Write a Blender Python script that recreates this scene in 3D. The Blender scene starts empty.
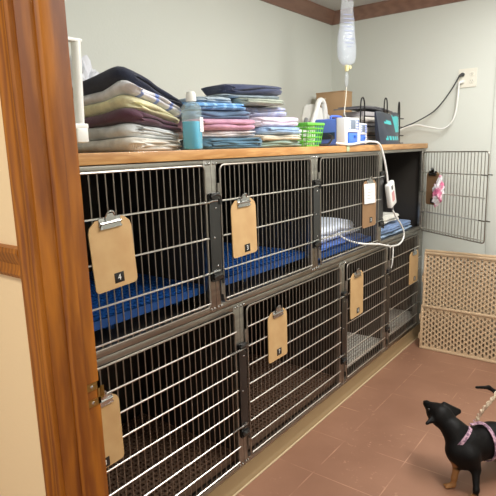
import bpy, bmesh, math, random
import numpy as np
from mathutils import Vector, Matrix, noise
random.seed(7)
C = bpy.context.scene.collection
PI = math.pi

# ------------------------------------------------------------------ materials
def lin(c):
    return tuple((x/12.92 if x <= .04045 else ((x+.055)/1.055)**2.4) for x in c)
def rgb(r, g, b): return lin((r/255, g/255, b/255)) + (1,)
MATS = {}
def mat(name, col, rough=.5, metal=0., bump=None, var=None, alpha=1., trans=0., emit=None, sheen=0., coat=0., aniso=0.):
    m = bpy.data.materials.new(name); m.use_nodes = True
    nt = m.node_tree; N = nt.nodes; L = nt.links; b = N['Principled BSDF']
    b.inputs['Base Color'].default_value = rgb(*col); b.inputs['Roughness'].default_value = rough
    b.inputs['Metallic'].default_value = metal; b.inputs['Alpha'].default_value = alpha
    b.inputs['Transmission Weight'].default_value = trans
    b.inputs['Sheen Weight'].default_value = sheen; b.inputs['Coat Weight'].default_value = coat
    if emit: b.inputs['Emission Color'].default_value = rgb(*emit[0]); b.inputs['Emission Strength'].default_value = emit[1]
    tc = N.new('ShaderNodeTexCoord')
    if bump:
        n = N.new('ShaderNodeTexNoise'); n.inputs['Scale'].default_value = bump[0]; n.inputs['Detail'].default_value = 4
        L.new(tc.outputs['Object'], n.inputs['Vector'])
        bp = N.new('ShaderNodeBump'); bp.inputs['Strength'].default_value = bump[1]; bp.inputs['Distance'].default_value = bump[2] if len(bump) > 2 else .01
        L.new(n.outputs['Fac'], bp.inputs['Height']); L.new(bp.outputs['Normal'], b.inputs['Normal'])
    if var:   # (scale, second colour, amount, stretch)
        n = N.new('ShaderNodeTexNoise'); n.inputs['Scale'].default_value = var[0]; n.inputs['Detail'].default_value = 5
        mp = N.new('ShaderNodeMapping'); L.new(tc.outputs['Object'], mp.inputs['Vector']); L.new(mp.outputs['Vector'], n.inputs['Vector'])
        if len(var) > 3: mp.inputs['Scale'].default_value = var[3]
        r = N.new('ShaderNodeValToRGB'); r.color_ramp.elements[0].position = .5-var[2]; r.color_ramp.elements[1].position = .5+var[2]
        r.color_ramp.elements[0].color = rgb(*col); r.color_ramp.elements[1].color = rgb(*var[1])
        L.new(n.outputs['Fac'], r.inputs['Fac']); L.new(r.outputs['Color'], b.inputs['Base Color'])
    MATS[name] = m
    return m
def wood(name, c1, c2, scale, stretch, rough=.4, coat=.2):
    m = mat(name, c1, rough, coat=coat)
    nt = m.node_tree; N = nt.nodes; L = nt.links; b = N['Principled BSDF']
    tc = N.new('ShaderNodeTexCoord'); mp = N.new('ShaderNodeMapping'); mp.inputs['Scale'].default_value = stretch
    L.new(tc.outputs['Object'], mp.inputs['Vector'])
    n1 = N.new('ShaderNodeTexNoise'); n1.inputs['Scale'].default_value = scale; n1.inputs['Detail'].default_value = 6; n1.inputs['Distortion'].default_value = .6
    L.new(mp.outputs['Vector'], n1.inputs['Vector'])
    w = N.new('ShaderNodeTexWave'); w.inputs['Scale'].default_value = scale*1.3; w.inputs['Distortion'].default_value = 7; w.inputs['Detail'].default_value = 3
    L.new(mp.outputs['Vector'], w.inputs['Vector'])
    mx = N.new('ShaderNodeMath'); mx.operation = 'MULTIPLY_ADD'; mx.inputs[1].default_value = .3
    L.new(w.outputs['Fac'], mx.inputs[0]); L.new(n1.outputs['Fac'], mx.inputs[2])
    r = N.new('ShaderNodeValToRGB'); r.color_ramp.elements[0].position = .4; r.color_ramp.elements[1].position = .9
    r.color_ramp.elements[0].color = rgb(*c1); r.color_ramp.elements[1].color = rgb(*c2)
    L.new(mx.outputs[0], r.inputs['Fac']); L.new(r.outputs['Color'], b.inputs['Base Color'])
    return m

M_wall = mat('painted_wall', (207,210,202), .75, bump=(90,.12,.004))
M_hall = mat('hall_paint', (240,216,176), .7, bump=(90,.12,.004))
M_ceil = mat('ceiling_paint', (196,196,194), .9)
M_wood = wood('stained_casing_wood', (172,104,20), (116,60,8), 6, (3,3,.35), .46, .04)
M_crown = wood('crown_wood', (136,104,88), (118,88,74), 5, (.5,.5,3), .5, .1)
M_counter = wood('counter_edge_wood', (206,158,100), (176,124,68), 8, (2,.6,5), .45, .15)
M_steel = mat('stainless_steel', (172,168,160), .33, 1., var=(3,(146,142,136),.2,(1,1,14)))
M_shell = mat('shaded_cage_steel', (88,83,78), .42, .78)  # the cages' stainless made darker, interior shade put into the colour
M_door = mat('chrome_wire', (162,155,146), .38, 1.)
M_cross = mat('highlit_cross_wire', (232,229,222), .36, 1.)  # door wire again but whiter, its highlights put into the colour
M_latch = mat('dark_latch_steel', (82,82,82), .3, .9)
M_chrome = mat('bright_chrome', (190,190,188), .2, 1.)
M_brass = mat('brass', (168,140,84), .32, 1.)
M_plinth = mat('beige_plinth', (150,126,92), .6)
M_caulk = mat('caulk', (198,176,142), .7)
M_board = mat('hardboard', (200,166,118), .6, var=(14,(188,150,102),.25))
M_tag = mat('black_tag', (20,20,20), .4)
M_white = mat('white_plastic', (232,232,228), .35)
M_paper = mat('paper', (236,236,234), .8)
M_black = mat('black_plastic', (26,26,28), .4)
M_blackwire = mat('black_wire', (40,38,38), .4, .3)
M_blue = mat('blue_mat_plastic', (12,68,134), .45)
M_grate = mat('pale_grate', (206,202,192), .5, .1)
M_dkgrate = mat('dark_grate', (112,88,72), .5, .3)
M_beige = mat('beige_plastic', (196,170,138), .5)
M_ivory = mat('ivory_plate', (222,219,206), .4)

def floor_mat():
    m = mat('vinyl_tile', (134,88,68), .42)
    nt = m.node_tree; N = nt.nodes; L = nt.links; b = N['Principled BSDF']
    tc = N.new('ShaderNodeTexCoord')
    mp = N.new('ShaderNodeMapping'); mp.inputs['Location'].default_value = (-.215+.32*20, -.90+.32*20, 0)
    L.new(tc.outputs['Object'], mp.inputs['Vector'])
    br = N.new('ShaderNodeTexBrick'); br.offset = 0; br.squash = 1
    br.inputs['Scale'].default_value = 1; br.inputs['Brick Width'].default_value = .32; br.inputs['Row Height'].default_value = .32
    br.inputs['Mortar Size'].default_value = .0028; br.inputs['Mortar Smooth'].default_value = .3; br.inputs['Bias'].default_value = 0
    br.inputs['Color1'].default_value = rgb(138,92,70); br.inputs['Color2'].default_value = rgb(130,85,65)
    L.new(mp.outputs['Vector'], br.inputs['Vector'])
    n = N.new('ShaderNodeTexNoise'); n.inputs['Scale'].default_value = 5; n.inputs['Detail'].default_value = 6
    L.new(tc.outputs['Object'], n.inputs['Vector'])
    r = N.new('ShaderNodeValToRGB'); r.color_ramp.elements[0].position = .44; r.color_ramp.elements[1].position = .72
    L.new(n.outputs['Fac'], r.inputs['Fac'])
    mul = N.new('ShaderNodeMath'); mul.operation = 'MULTIPLY'; L.new(br.outputs['Fac'], mul.inputs[0]); L.new(r.outputs['Color'], mul.inputs[1])
    # tile without the joint colour
    n2 = N.new('ShaderNodeTexNoise'); n2.inputs['Scale'].default_value = 2.2; n2.inputs['Detail'].default_value = 8
    L.new(tc.outputs['Object'], n2.inputs['Vector'])
    r2 = N.new('ShaderNodeValToRGB'); r2.color_ramp.elements[0].position = .35; r2.color_ramp.elements[1].position = .7
    r2.color_ramp.elements[0].color = rgb(134,96,76); r2.color_ramp.elements[1].color = rgb(152,112,90)
    L.new(n2.outputs['Fac'], r2.inputs['Fac'])
    # scuffs: worn pale flecks
    n3 = N.new('ShaderNodeTexNoise'); n3.inputs['Scale'].default_value = 26; n3.inputs['Detail'].default_value = 8; n3.inputs['Roughness'].default_value = .7
    L.new(tc.outputs['Object'], n3.inputs['Vector'])
    n4 = N.new('ShaderNodeTexNoise'); n4.inputs['Scale'].default_value = 2.7; n4.inputs['Detail'].default_value = 2
    L.new(mp.outputs['Vector'], n4.inputs['Vector'])
    r3 = N.new('ShaderNodeValToRGB'); r3.color_ramp.elements[0].position = .585; r3.color_ramp.elements[1].position = .66
    L.new(n3.outputs['Fac'], r3.inputs['Fac'])
    r4 = N.new('ShaderNodeValToRGB'); r4.color_ramp.elements[0].position = .5; r4.color_ramp.elements[1].position = .62
    L.new(n4.outputs['Fac'], r4.inputs['Fac'])
    m34 = N.new('ShaderNodeMath'); m34.operation = 'MULTIPLY'; L.new(r3.outputs['Color'], m34.inputs[0]); L.new(r4.outputs['Color'], m34.inputs[1])
    m35 = N.new('ShaderNodeMath'); m35.operation = 'MULTIPLY'; L.new(m34.outputs[0], m35.inputs[0]); m35.inputs[1].default_value = .5
    mxm = N.new('ShaderNodeMath'); mxm.operation = 'MAXIMUM'; L.new(mul.outputs[0], mxm.inputs[0]); L.new(m35.outputs[0], mxm.inputs[1])
    mx = N.new('ShaderNodeMixRGB'); L.new(mxm.outputs[0], mx.inputs[0]); L.new(r2.outputs['Color'], mx.inputs[1]); mx.inputs[2].default_value = rgb(198,154,128)
    L.new(mx.outputs['Color'], b.inputs['Base Color'])
    return m
M_floor = floor_mat()

def fabric(name, col, col2=None, stripe=None, amt=.16):
    m = mat(name, col, .95, bump=(240,.55,.004), sheen=.25)
    nt = m.node_tree; N = nt.nodes; L = nt.links; b = N['Principled BSDF']
    tc = N.new('ShaderNodeTexCoord')
    n = N.new('ShaderNodeTexNoise'); n.inputs['Scale'].default_value = 22; n.inputs['Detail'].default_value = 5
    L.new(tc.outputs['Object'], n.inputs['Vector'])
    r = N.new('ShaderNodeValToRGB'); r.color_ramp.elements[0].position = .3; r.color_ramp.elements[1].position = .7
    c2 = tuple(min(255, c*(1-amt)) for c in col) if col2 is None else col2
    r.color_ramp.elements[0].color = rgb(*c2); r.color_ramp.elements[1].color = rgb(*col)
    L.new(n.outputs['Fac'], r.inputs['Fac'])
    src = r.outputs['Color']
    if stripe:   # (axis, period, width fraction, colour): woven stripes
        sp = N.new('ShaderNodeSeparateXYZ'); L.new(tc.outputs['Object'], sp.inputs[0])
        a = N.new('ShaderNodeMath'); a.operation = 'MULTIPLY_ADD'; a.inputs[1].default_value = 1/stripe[1]; a.inputs[2].default_value = stripe[4] if len(stripe) > 4 else 50
        L.new(sp.outputs[stripe[0]], a.inputs[0])
        f = N.new('ShaderNodeMath'); f.operation = 'FRACT'; L.new(a.outputs[0], f.inputs[0])
        g = N.new('ShaderNodeMath'); g.operation = 'LESS_THAN'; g.inputs[1].default_value = stripe[2]; L.new(f.outputs[0], g.inputs[0])
        mx = N.new('ShaderNodeMixRGB'); L.new(g.outputs[0], mx.inputs[0]); L.new(src, mx.inputs[1]); mx.inputs[2].default_value = rgb(*stripe[3])
        src = mx.outputs['Color']
    L.new(src, b.inputs['Base Color'])
    return m

# ------------------------------------------------------------------ mesh helpers
def bm_new(): return bmesh.new()
def obj(name, bm, m, parent=None, smooth=True, loc=None, ang=40):
    me = bpy.data.meshes.new(name); bmesh.ops.recalc_face_normals(bm, faces=bm.faces[:]); bm.to_mesh(me); bm.free()
    o = bpy.data.objects.new(name, me); C.objects.link(o)
    for x in (m if isinstance(m, (list, tuple)) else [m]): me.materials.append(x)
    if smooth:
        me.polygons.foreach_set('use_smooth', [True]*len(me.polygons)); me.set_sharp_from_angle(angle=math.radians(ang))
    if parent: o.parent = parent
    if loc: o.location = loc
    return o
def thing(name, label, cat, loc=(0,0,0), rotz=0, group=None):
    o = bpy.data.objects.new(name, None); C.objects.link(o); o.empty_display_size = .05
    o.location = loc; o.rotation_euler = (0,0,rotz); tag(o, label, cat, group); return o
def tag(o, label=None, cat=None, group=None, kind=None):
    if label: o['label'] = label
    if cat: o['category'] = cat
    if group: o['group'] = group
    if kind: o['kind'] = kind
    return o
def struct(name, bm, m, label=None, parent=None, **k):
    o = obj(name, bm, m, parent, **k)
    if not parent: o['kind'] = 'structure'
    if label: o['label'] = label; o['category'] = name.split('_')[0]
    return o
def bx(bm, lo, hi, bev=0., seg=2, M=None):
    t = bmesh.new(); bmesh.ops.create_cube(t, size=1)
    s = [hi[i]-lo[i] for i in range(3)]; c = [(hi[i]+lo[i])/2 for i in range(3)]
    for v in t.verts: v.co = Vector((v.co.x*s[0]+c[0], v.co.y*s[1]+c[1], v.co.z*s[2]+c[2]))
    if bev > 0: bmesh.ops.bevel(t, geom=t.edges[:], offset=min(bev, min(s)*.49), segments=seg, profile=.5, affect='EDGES')
    join(bm, t, M)
def join(bm, t, M=None, mi=None):
    mp = {}
    for v in t.verts: mp[v] = bm.verts.new(M @ v.co if M else v.co)
    for f in t.faces:
        try:
            nf = bm.faces.new([mp[v] for v in f.verts]); nf.material_index = f.material_index if mi is None else mi
        except ValueError: pass
    t.free()
def catmull(P, n=8, closed=False):
    P = [Vector(p) for p in P]; out = []
    m = len(P)
    for i in range(m if closed else m-1):
        if closed: p0, p1, p2, p3 = P[i-1], P[i], P[(i+1) % m], P[(i+2) % m]
        else: p0, p1, p2, p3 = P[max(i-1,0)], P[i], P[i+1], P[min(i+2,m-1)]
        for k in range(n):
            t = k/n
            out.append(.5*((2*p1)+(-p0+p2)*t+(2*p0-5*p1+4*p2-p3)*t*t+(-p0+3*p1-3*p2+p3)*t**3))
    if not closed: out.append(P[-1])
    return out
def tube(bm, P, r, n=8, closed=False, M=None, flat=None):
    P = [Vector(p) for p in P]; m = len(P)
    R = r if isinstance(r, (list, tuple)) else [r]*m
    tans = []
    for i in range(m):
        a = P[i-1] if (i > 0 or closed) else P[i]; b = P[(i+1) % m] if (i < m-1 or closed) else P[i]
        tans.append((b-a).normalized())
    t0 = tans[0]; up = Vector((0,0,1)) if abs(t0.z) < .9 else Vector((1,0,0))
    nrm = (up - t0*up.dot(t0)).normalized(); rings = []
    for i in range(m):
        t = tans[i]; nrm = (nrm - t*nrm.dot(t))
        nrm = nrm.normalized() if nrm.length > 1e-6 else t.orthogonal().normalized()
        bn = t.cross(nrm); ring = []
        for k in range(n):
            a = 2*PI*k/n
            o = nrm*math.cos(a)*(flat[0] if flat else 1) + bn*math.sin(a)*(flat[1] if flat else 1)
            p = P[i] + o*R[i]
            ring.append(bm.verts.new(M @ p if M else p))
        rings.append(ring)
    for i in range(m if closed else m-1):
        A, B = rings[i], rings[(i+1) % m]
        for k in range(n): bm.faces.new([A[k], A[(k+1) % n], B[(k+1) % n], B[k]])
    if not closed:
        bm.faces.new(rings[0][::-1]); bm.faces.new(rings[-1])
def lathe(bm, prof, n=24, M=None):
    rings = []
    for (r, z) in prof:
        if r < 1e-5: rings.append([bm.verts.new(M @ Vector((0,0,z)) if M else (0,0,z))])
        else: rings.append([bm.verts.new((M @ Vector((r*math.cos(2*PI*k/n), r*math.sin(2*PI*k/n), z))) if M else (r*math.cos(2*PI*k/n), r*math.sin(2*PI*k/n), z)) for k in range(n)])
    for A, B in zip(rings, rings[1:]):
        for k in range(n):
            if len(A) == 1 and len(B) == 1: continue
            if len(A) == 1: bm.faces.new([A[0], B[(k+1) % n], B[k]])
            elif len(B) == 1: bm.faces.new([A[k], A[(k+1) % n], B[0]])
            else: bm.faces.new([A[k], A[(k+1) % n], B[(k+1) % n], B[k]])
def prism(bm, poly, a0, a1, plane='yz', M=None, bev=0):
    """poly in a plane, extruded along the remaining axis from a0 to a1"""
    t = bmesh.new()
    def P(u, v, a): return {'yz': (a,u,v), 'xz': (u,a,v), 'xy': (u,v,a)}[plane]
    A = [t.verts.new(P(u,v,a0)) for u,v in poly]; B = [t.verts.new(P(u,v,a1)) for u,v in poly]
    t.faces.new(A[::-1]); t.faces.new(B); n = len(poly)
    for k in range(n): t.faces.new([A[k], A[(k+1) % n], B[(k+1) % n], B[k]])
    if bev: bmesh.ops.bevel(t, geom=t.edges[:], offset=bev, segments=2, affect='EDGES')
    join(bm, t, M)
def rrect(y0, z0, y1, z1, r, n=5):
    pts = []
    for cx, cz, a in ((y1-r,z0+r,-PI/2),(y1-r,z1-r,0),(y0+r,z1-r,PI/2),(y0+r,z0+r,PI)):
        for k in range(n+1): t = a+PI/2*k/n; pts.append((cx+r*math.cos(t), cz+r*math.sin(t)))
    return pts
def ball(bm, c, r, n=10, s=(1,1,1), M=None):
    t = bmesh.new(); bmesh.ops.create_uvsphere(t, u_segments=n, v_segments=max(6,n*2//3), radius=r)
    for v in t.verts: v.co = Vector((v.co.x*s[0]+c[0], v.co.y*s[1]+c[1], v.co.z*s[2]+c[2]))
    join(bm, t, M)
def text(name, body, size, m, parent, M, ext=.0006):
    cu = bpy.data.curves.new(name, 'FONT'); cu.body = body; cu.size = size; cu.extrude = ext; cu.align_x = 'CENTER'; cu.align_y = 'CENTER'
    to = bpy.data.objects.new(name+'_tmp', cu); C.objects.link(to)
    dg = bpy.context.evaluated_depsgraph_get(); me = bpy.data.meshes.new_from_object(to.evaluated_get(dg))
    bpy.data.objects.remove(to); me.transform(M); me.name = name
    me.materials.clear(); me.materials.append(m)
    o = bpy.data.objects.new(name, me); C.objects.link(o); o.parent = parent
    return o
TXT_X = Matrix(((0,0,1,0),(1,0,0,0),(0,1,0,0),(0,0,0,1)))      # text facing +x, reading along +y

# ------------------------------------------------------------------ the setting
XB, YF, ZC = -.815, 3.0, 2.555      # back wall, far wall, ceiling
YN, YH = -.305, -.415               # near wall: room face, hall face
XJ = .328                           # jamb face
def box_struct(name, lo, hi, m, label=None, bev=0):
    b = bm_new(); bx(b, lo, hi, bev); return struct(name, b, m, label, smooth=bev > 0)
box_struct('floor', (XB-.1,-2.6,-.06), (2.7,YF+.1,0), M_floor)
box_struct('ceiling', (XB-.1,-2.6,ZC), (2.7,YF+.1,ZC+.06), M_ceil)
box_struct('wall_back', (XB-.1,YN-.11,0), (XB,YF+.1,ZC), M_wall)
box_struct('wall_far', (XB,YF,0), (2.6,YF+.1,ZC), M_wall)
box_struct('wall_right', (2.6,-2.6,0), (2.7,YF+.1,ZC), M_wall)
# near wall with the doorway the photo is taken through: room-side and hall-side skins
b = bm_new(); bx(b, (XB,YH+.05,0), (XJ-.02,YN,ZC)); bx(b, (1.85,YH+.05,0), (2.6,YN,ZC)); bx(b, (XJ-.02,YH+.05,2.12), (1.85,YN,ZC))
struct('wall_near', b, M_wall, smooth=False)
b = bm_new(); bx(b, (XB-.1,YH,0), (XJ-.02,YH+.05,ZC)); bx(b, (1.85,YH,0), (2.6,YH+.05,ZC)); bx(b, (XJ-.02,YH,2.12), (1.85,YH+.05,ZC))
struct('wall_hall', b, M_hall, smooth=False)
box_struct('wall_hall_left', (-.915,-2.6,0), (-.815,YH,ZC), M_hall)
# crown mouldings
def crown_profile(): return [(0,0),(.012,0),(.016,.012),(.024,.03),(.04,.055),(.052,.07),(.058,.078),(.058,.091),(0,.091)]
zc = ZC-.0915
b = bm_new(); prism(b, [(XB+u, zc+v) for u,v in crown_profile()], YN, YF, 'xz'); struct('trim_1', b, M_crown, 'brown wooden crown moulding along the wall above the towels')
b = bm_new(); prism(b, [(YF-u, zc+v) for u,v in crown_profile()], XB, 2.6, 'yz'); struct('trim_2', b, M_crown, 'brown wooden crown moulding along the far wall')
# door frame
dr = bm_new()
YS0, YS1 = -.375, -.342
prism(dr, [(XJ-.022,YH-.001),(XJ,YH-.001),(XJ,YS0),(XJ+.003,YS0),(XJ+.010,YS0+.006),(XJ+.012,YS0+.012),(XJ+.012,YS1),(XJ,YS1),(XJ,YN+.004),(XJ-.022,YN+.004)], 0, 2.1, 'xy')
d1 = struct('door_1', dr, M_wood, ang=25)
tag(d1, 'orange-brown stained wooden door frame in the left foreground', 'door frame')
b = bm_new()
cas = [(XJ-.004,YH),(XJ-.006,YH-.010),(XJ-.012,YH-.014),(XJ-.022,YH-.011),(XJ-.036,YH-.013),(XJ-.046,YH-.019),(XJ-.056,YH-.019),(XJ-.060,YH-.015),(XJ-.060,YH)]
prism(b, cas, 0, 2.16, 'xy'); obj('casing', b, M_wood, d1, ang=25)
b = bm_new(); prism(b, [(XJ+.0+.1*0,2.10),(1.83,2.10),(1.83,2.122),(XJ,2.122)], YH, YN, 'xz'); obj('head_jamb', b, M_wood, d1)
b = bm_new(); bx(b, (1.825,YH-.001,0), (1.848,YN+.004,2.1)); obj('side_jamb', b, M_wood, d1)
# strike plate
b = bm_new()
ys = (YS1+.002, YN+.006); z0, z1 = .905, .963
xs = XJ+.0006
for lo, hi in (((xs-.0005,ys[0],z1-.018),(xs+.0012,ys[1],z1)), ((xs-.0005,ys[0],z0),(xs+.0012,ys[1],z0+.017)), ((xs-.0005,ys[1]-.008,z0),(xs+.0012,ys[1],z1)), ((xs-.0005,ys[0],z0),(xs+.0012,ys[0]+.003,z1))): bx(b, lo, hi)
tube(b, [(xs,ys[1]-.001,z0+.014),(xs+.002,ys[1]+.004,z0+.014)], .004, 6)
for k in range(4): bx(b, (xs-.001+.001*k, ys[1]-.001+.0022*k, z0+.014), (xs+.0012+.001*k, ys[1]+.0015+.0022*k, z1-.014))
sp = obj('strike_plate', b, M_brass, d1); sp['label'] = 'brass strike plate'
b = bm_new()
for z in (z0+.0085, z1-.009): ball(b, (xs+.001,(ys[0]+ys[1])/2-.003,z), .0042, 10, (.35,1,1))
obj('screw', b, M_chrome, sp)
# chair rail
b = bm_new()
prism(b, [(YH,1.232),(YH-.010,1.232),(YH-.014,1.240),(YH-.010,1.252),(YH-.009,1.262),(YH-.016,1.276),(YH-.020,1.290),(YH-.018,1.300),(YH,1.302)], XB, XJ-.060, 'yz')
struct('trim_3', b, M_wood, 'stained wooden chair rail on the tan wall beside the door frame', ang=25)
b = bm_new(); bx(b, (.447,YF-.012,0), (.53,YF,2.1), .003); struct('trim_4', b, M_wall, 'flat painted strip down the far wall beside the open cage door')
# plinth under the cages
b = bm_new(); prism(b, [(-.72,0),(.012,0),(.012,.004),(.004,.016),(.0,.03),(0,.088),(-.72,.088)], YN+.001, YF-.03, 'xz'); struct('baseboard_front', b, M_plinth, 'beige base under the row of cages')
b = bm_new(); bx(b, (.0125,YN+.001,0), (.022,YF-.03,.006), .003); struct('trim_5', b, M_caulk, 'pale sealant line between cage base and floor')

# ------------------------------------------------------------------ cages
ZU = (.858, 1.462); ZL = (.089, .857)         # cell heights, upper and lower row
ORD = {}
def rivet(bm, y, z): ball(bm, (.0015,y,z), .0052, 8, (.5,1,1))
def door_mesh(w, h, nv, nh, parent, latch=+1):
    """door in its own plane: y 0..w, z 0..h, face towards +x"""
    b = bm_new(); tube(b, [(0,y,z) for y,z in rrect(0,0,w,h,.022)], .0042, 8, closed=True)
    d = obj('door', b, M_door, parent)
    b = bm_new()
    for i in range(1, nv): tube(b, [(0,w*i/nv,.003),(0,w*i/nv,h-.003)], .0025, 6)
    obj('upright_wires', b, M_door, d)
    b = bm_new()
    for j in range(1, nh):
        z = h*j/nh
        tube(b, [(.0066,-.002,z),(.0066,w+.002,z)], .0033, 6)
    z = .018; tube(b, [(.0066,.004,z),(.0066,w-.004,z)], .0033, 6)
    obj('cross_wires', b, M_cross, d)
    for j in ((1,3) if nh == 4 else (2,6)):
        z = h*j/nh
        if latch > 0: P = [(.0066,w-.05,z),(.0066,w+.004,z),(.012,w+.018,z+.004),(.012,w+.052,z+.004)]
        else: P = [(.0066,.05,z),(.0066,-.004,z),(.012,-.018,z+.004),(.012,-.052,z+.004)]
        b = bm_new(); tube(b, catmull(P,4), .0042, 7); obj('latch_rod', b, M_chrome, d)
    s = -.008 if latch > 0 else w+.008
    for z in (h*.12, h*.82):
        b = bm_new(); tube(b, [(-.004,s,z-.03),(-.004,s,z+.03)], .0062, 8); bx(b, (-.008,min(s,s+.01*latch),z-.012), (.001,max(s,s+.01*latch),z+.012)); obj('hinge', b, M_steel, d)
    return d
def latch_plate(parent, y, w, z0, z1):
    b = bm_new(); prism(b, rrect(y-w/2, z0, y+w/2, z1, .006), .002, .011, 'yz', bev=.002)
    p = obj('latch_plate', b, M_latch, parent); p['label'] = 'dark steel latch plate'
    for z, sg in ((z1-.012,1),(z0+.02,1)):
        b = bm_new()
        tube(b, catmull([(.018,y-w*.45,z),(.024,y-w*.1,z+.008),(.02,y+w*.3,z+.002),(.016,y+w*.48,z-.012),(.014,y+w*.5,z-.035)],4), .0052, 7)
        bx(b, (.008,y-w*.42,z-.012), (.022,y+w*.42,z+.014), .003)
        obj('latch_catch', b, M_latch, p)
    for k in range(3):
        b = bm_new(); ball(b, (.011,y+(-1)**k*.006,z0+.06+(z1-z0-.12)*k/2), .0042, 8, (.5,1,1)); obj('latch_screw', b, M_chrome, p)
    return p
def cage(label, y0, y1, zz, oy0, oy1, oz0, oz1, gw):
    """y0..y1 cell, oy/oz the opening in the face frame"""
    t = thing('kennel_cage', label, 'cage', (0,0,0), 0, gw)
    z0, z1 = zz
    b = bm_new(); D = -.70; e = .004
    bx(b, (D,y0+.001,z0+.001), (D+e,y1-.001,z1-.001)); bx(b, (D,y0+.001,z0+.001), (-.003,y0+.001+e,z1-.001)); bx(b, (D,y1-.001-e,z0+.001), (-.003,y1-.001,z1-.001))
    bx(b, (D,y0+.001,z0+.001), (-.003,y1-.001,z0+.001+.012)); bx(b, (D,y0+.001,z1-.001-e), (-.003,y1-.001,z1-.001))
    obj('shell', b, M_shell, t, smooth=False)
    b = bm_new(); f = -.022
    bx(b, (f,y0+.0006,z0+.0006), (0,oy0,z1-.0006), .002); bx(b, (f,oy1,z0+.0006), (0,y1-.0006,z1-.0006), .002)
    bx(b, (f,oy0-.001,z0+.0006), (0,oy1+.001,oz0), .002); bx(b, (f,oy0-.001,oz1), (0,oy1+.001,z1-.0006), .002)
    obj('face_frame', b, M_steel, t)
    for y in (y0+.012, y0+.03, y1-.012, y1-.03):
        for z in (z0+.014, z1-.016): b = bm_new(); rivet(b, y, z); obj('rivet', b, M_chrome, t)
    return t
UD = (.885, 1.4404); LD = (.1155, .8276)
UC = [-.300, .5125, 1.301, 2.105, 2.950]
LC = [-.300, .657, 1.612, 2.256, 2.950]
UDOOR = [(-.232,.4688),(.5562,1.254),(1.3478,2.0791),None]
LDOOR = [(-.255,.6147),(.6998,1.5678),(1.6561,2.2212),(2.2913,2.8394)]
ulab = ['upper wire-door steel cage nearest the door frame, with bright blue mat inside',
        'upper steel cage with wire door and clipboard 3, blue mat inside',
        'upper steel cage with closed wire door, white and blue bedding inside',
        'upper steel cage standing open beside the far wall, folded pads inside']
llab = ['lower steel cage nearest the door frame, dark inside behind a wide wire door',
        'lower steel cage with wide wire door, directly under the clipboard 3 cage',
        'lower narrow steel cage with pale grid floor, under the white bedding cage',
        'lower steel cage at the far end of the row, below the open cage']
cages = []
for i in range(4):
    d = UDOOR[i]; oy = (d[0]-.014, d[1]+.0) if d else (2.150, 2.885)
    t = cage(ulab[i], UC[i], UC[i+1], ZU, oy[0], oy[1], UD[0]+.0, UD[1]+.004, 'steel cages of the two-row kennel bank'); cages.append(t)
    if d:
        dd = door_mesh(d[1]-d[0], UD[1]-UD[0], 23, 4, t); dd.location = (.006,d[0],UD[0])
        ly = (d[1] + (UDOOR[i+1][0] if i < 2 else 2.150))/2
        latch_plate(t, ly, .062 if i < 2 else .066, .985, 1.335)
dd = door_mesh(.645, .585, 21, 4, cages[3], latch=+1)
# the open door: hinged at the far end of the bank, swung out over the floor
HX, HY = .006, 2.890
dd.location = (HX, HY, .852); dd.rotation_euler = (0, 0, math.atan2(-.34, .50) - PI/2)
opendoor = dd
for i in range(4):
    d = LDOOR[i]
    t = cage(llab[i], LC[i], LC[i+1], ZL, d[0]-.014, d[1], LD[0], LD[1]+.003, 'steel cages of the two-row kennel bank'); cages.append(t)
    dd = door_mesh(d[1]-d[0], LD[1]-LD[0], [28,28,18,18][i], 8, t); dd.location = (.006,d[0],LD[0])
    if i < 3: latch_plate(t, (d[1]+LDOOR[i+1][0])/2, .05, .235, .675)

# ------------------------------------------------------------------ cage furniture
def grid_mat(name, label, cat, x0, x1, y0, y1, z0, z1, nx, ny, m, group=None, bar=.35):
    b = bm_new(); dx = (x1-x0)/nx; dy = (y1-y0)/ny; h = z1-z0
    for i in range(nx+1): bx(b, (x0+i*dx-dx*bar/2,y0,z1-.012), (x0+i*dx+dx*bar/2,y1,z1))
    for j in range(ny+1): bx(b, (x0,y0+j*dy-dy*bar/2,z1-.013), (x1,y0+j*dy+dy*bar/2,z1-.001))
    bx(b, (x0-.008,y0-.008,z1-.03), (x0,y1+.008,z1)); bx(b, (x1,y0-.008,z1-.03), (x1+.010,y1+.008,z1))
    bx(b, (x0,y0-.008,z1-.03), (x1,y0,z1)); bx(b, (x0,y1,z1-.03), (x1,y1+.008,z1))
    for x in (x0+.03,(x0+x1)/2,x1-.12):
        for y in (y0+.03,(y0+y1)/2,y1-.03): bx(b, (x-.012,y-.012,z0), (x+.012,y+.012,z1-.012))
    o = obj(name, b, m, smooth=False); tag(o, label, cat, group); return o
grid_mat('resting_mat', 'blue perforated plastic mat inside the cage with clipboard 4', 'mat', -.66,-.05, -.26,.485, .8725,.965, 20,25, M_blue, 'blue raised mats in the upper cages', .42)
grid_mat('resting_mat', 'blue perforated plastic mat inside the cage with clipboard 3', 'mat', -.66,-.05, .54,1.275, .8725,.965, 20,25, M_blue, 'blue raised mats in the upper cages', .42)
grid_mat('resting_mat', 'blue mat under the white and blue bedding', 'mat', -.66,-.05, 1.33,2.08, .8725,.925, 20,25, M_blue, 'blue raised mats in the upper cages', .42)
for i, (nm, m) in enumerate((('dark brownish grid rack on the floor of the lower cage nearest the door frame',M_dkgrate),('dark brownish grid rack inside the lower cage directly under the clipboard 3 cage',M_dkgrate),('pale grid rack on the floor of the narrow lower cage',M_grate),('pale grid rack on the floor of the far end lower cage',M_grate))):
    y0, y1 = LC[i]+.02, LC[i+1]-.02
    grid_mat('floor_grate', nm, 'grate', -.66,-.04, y0,y1, .1025,.15+.03*(i>1), 24, int((y1-y0)/.024), m, 'floor racks in the lower cages', .32)

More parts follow.
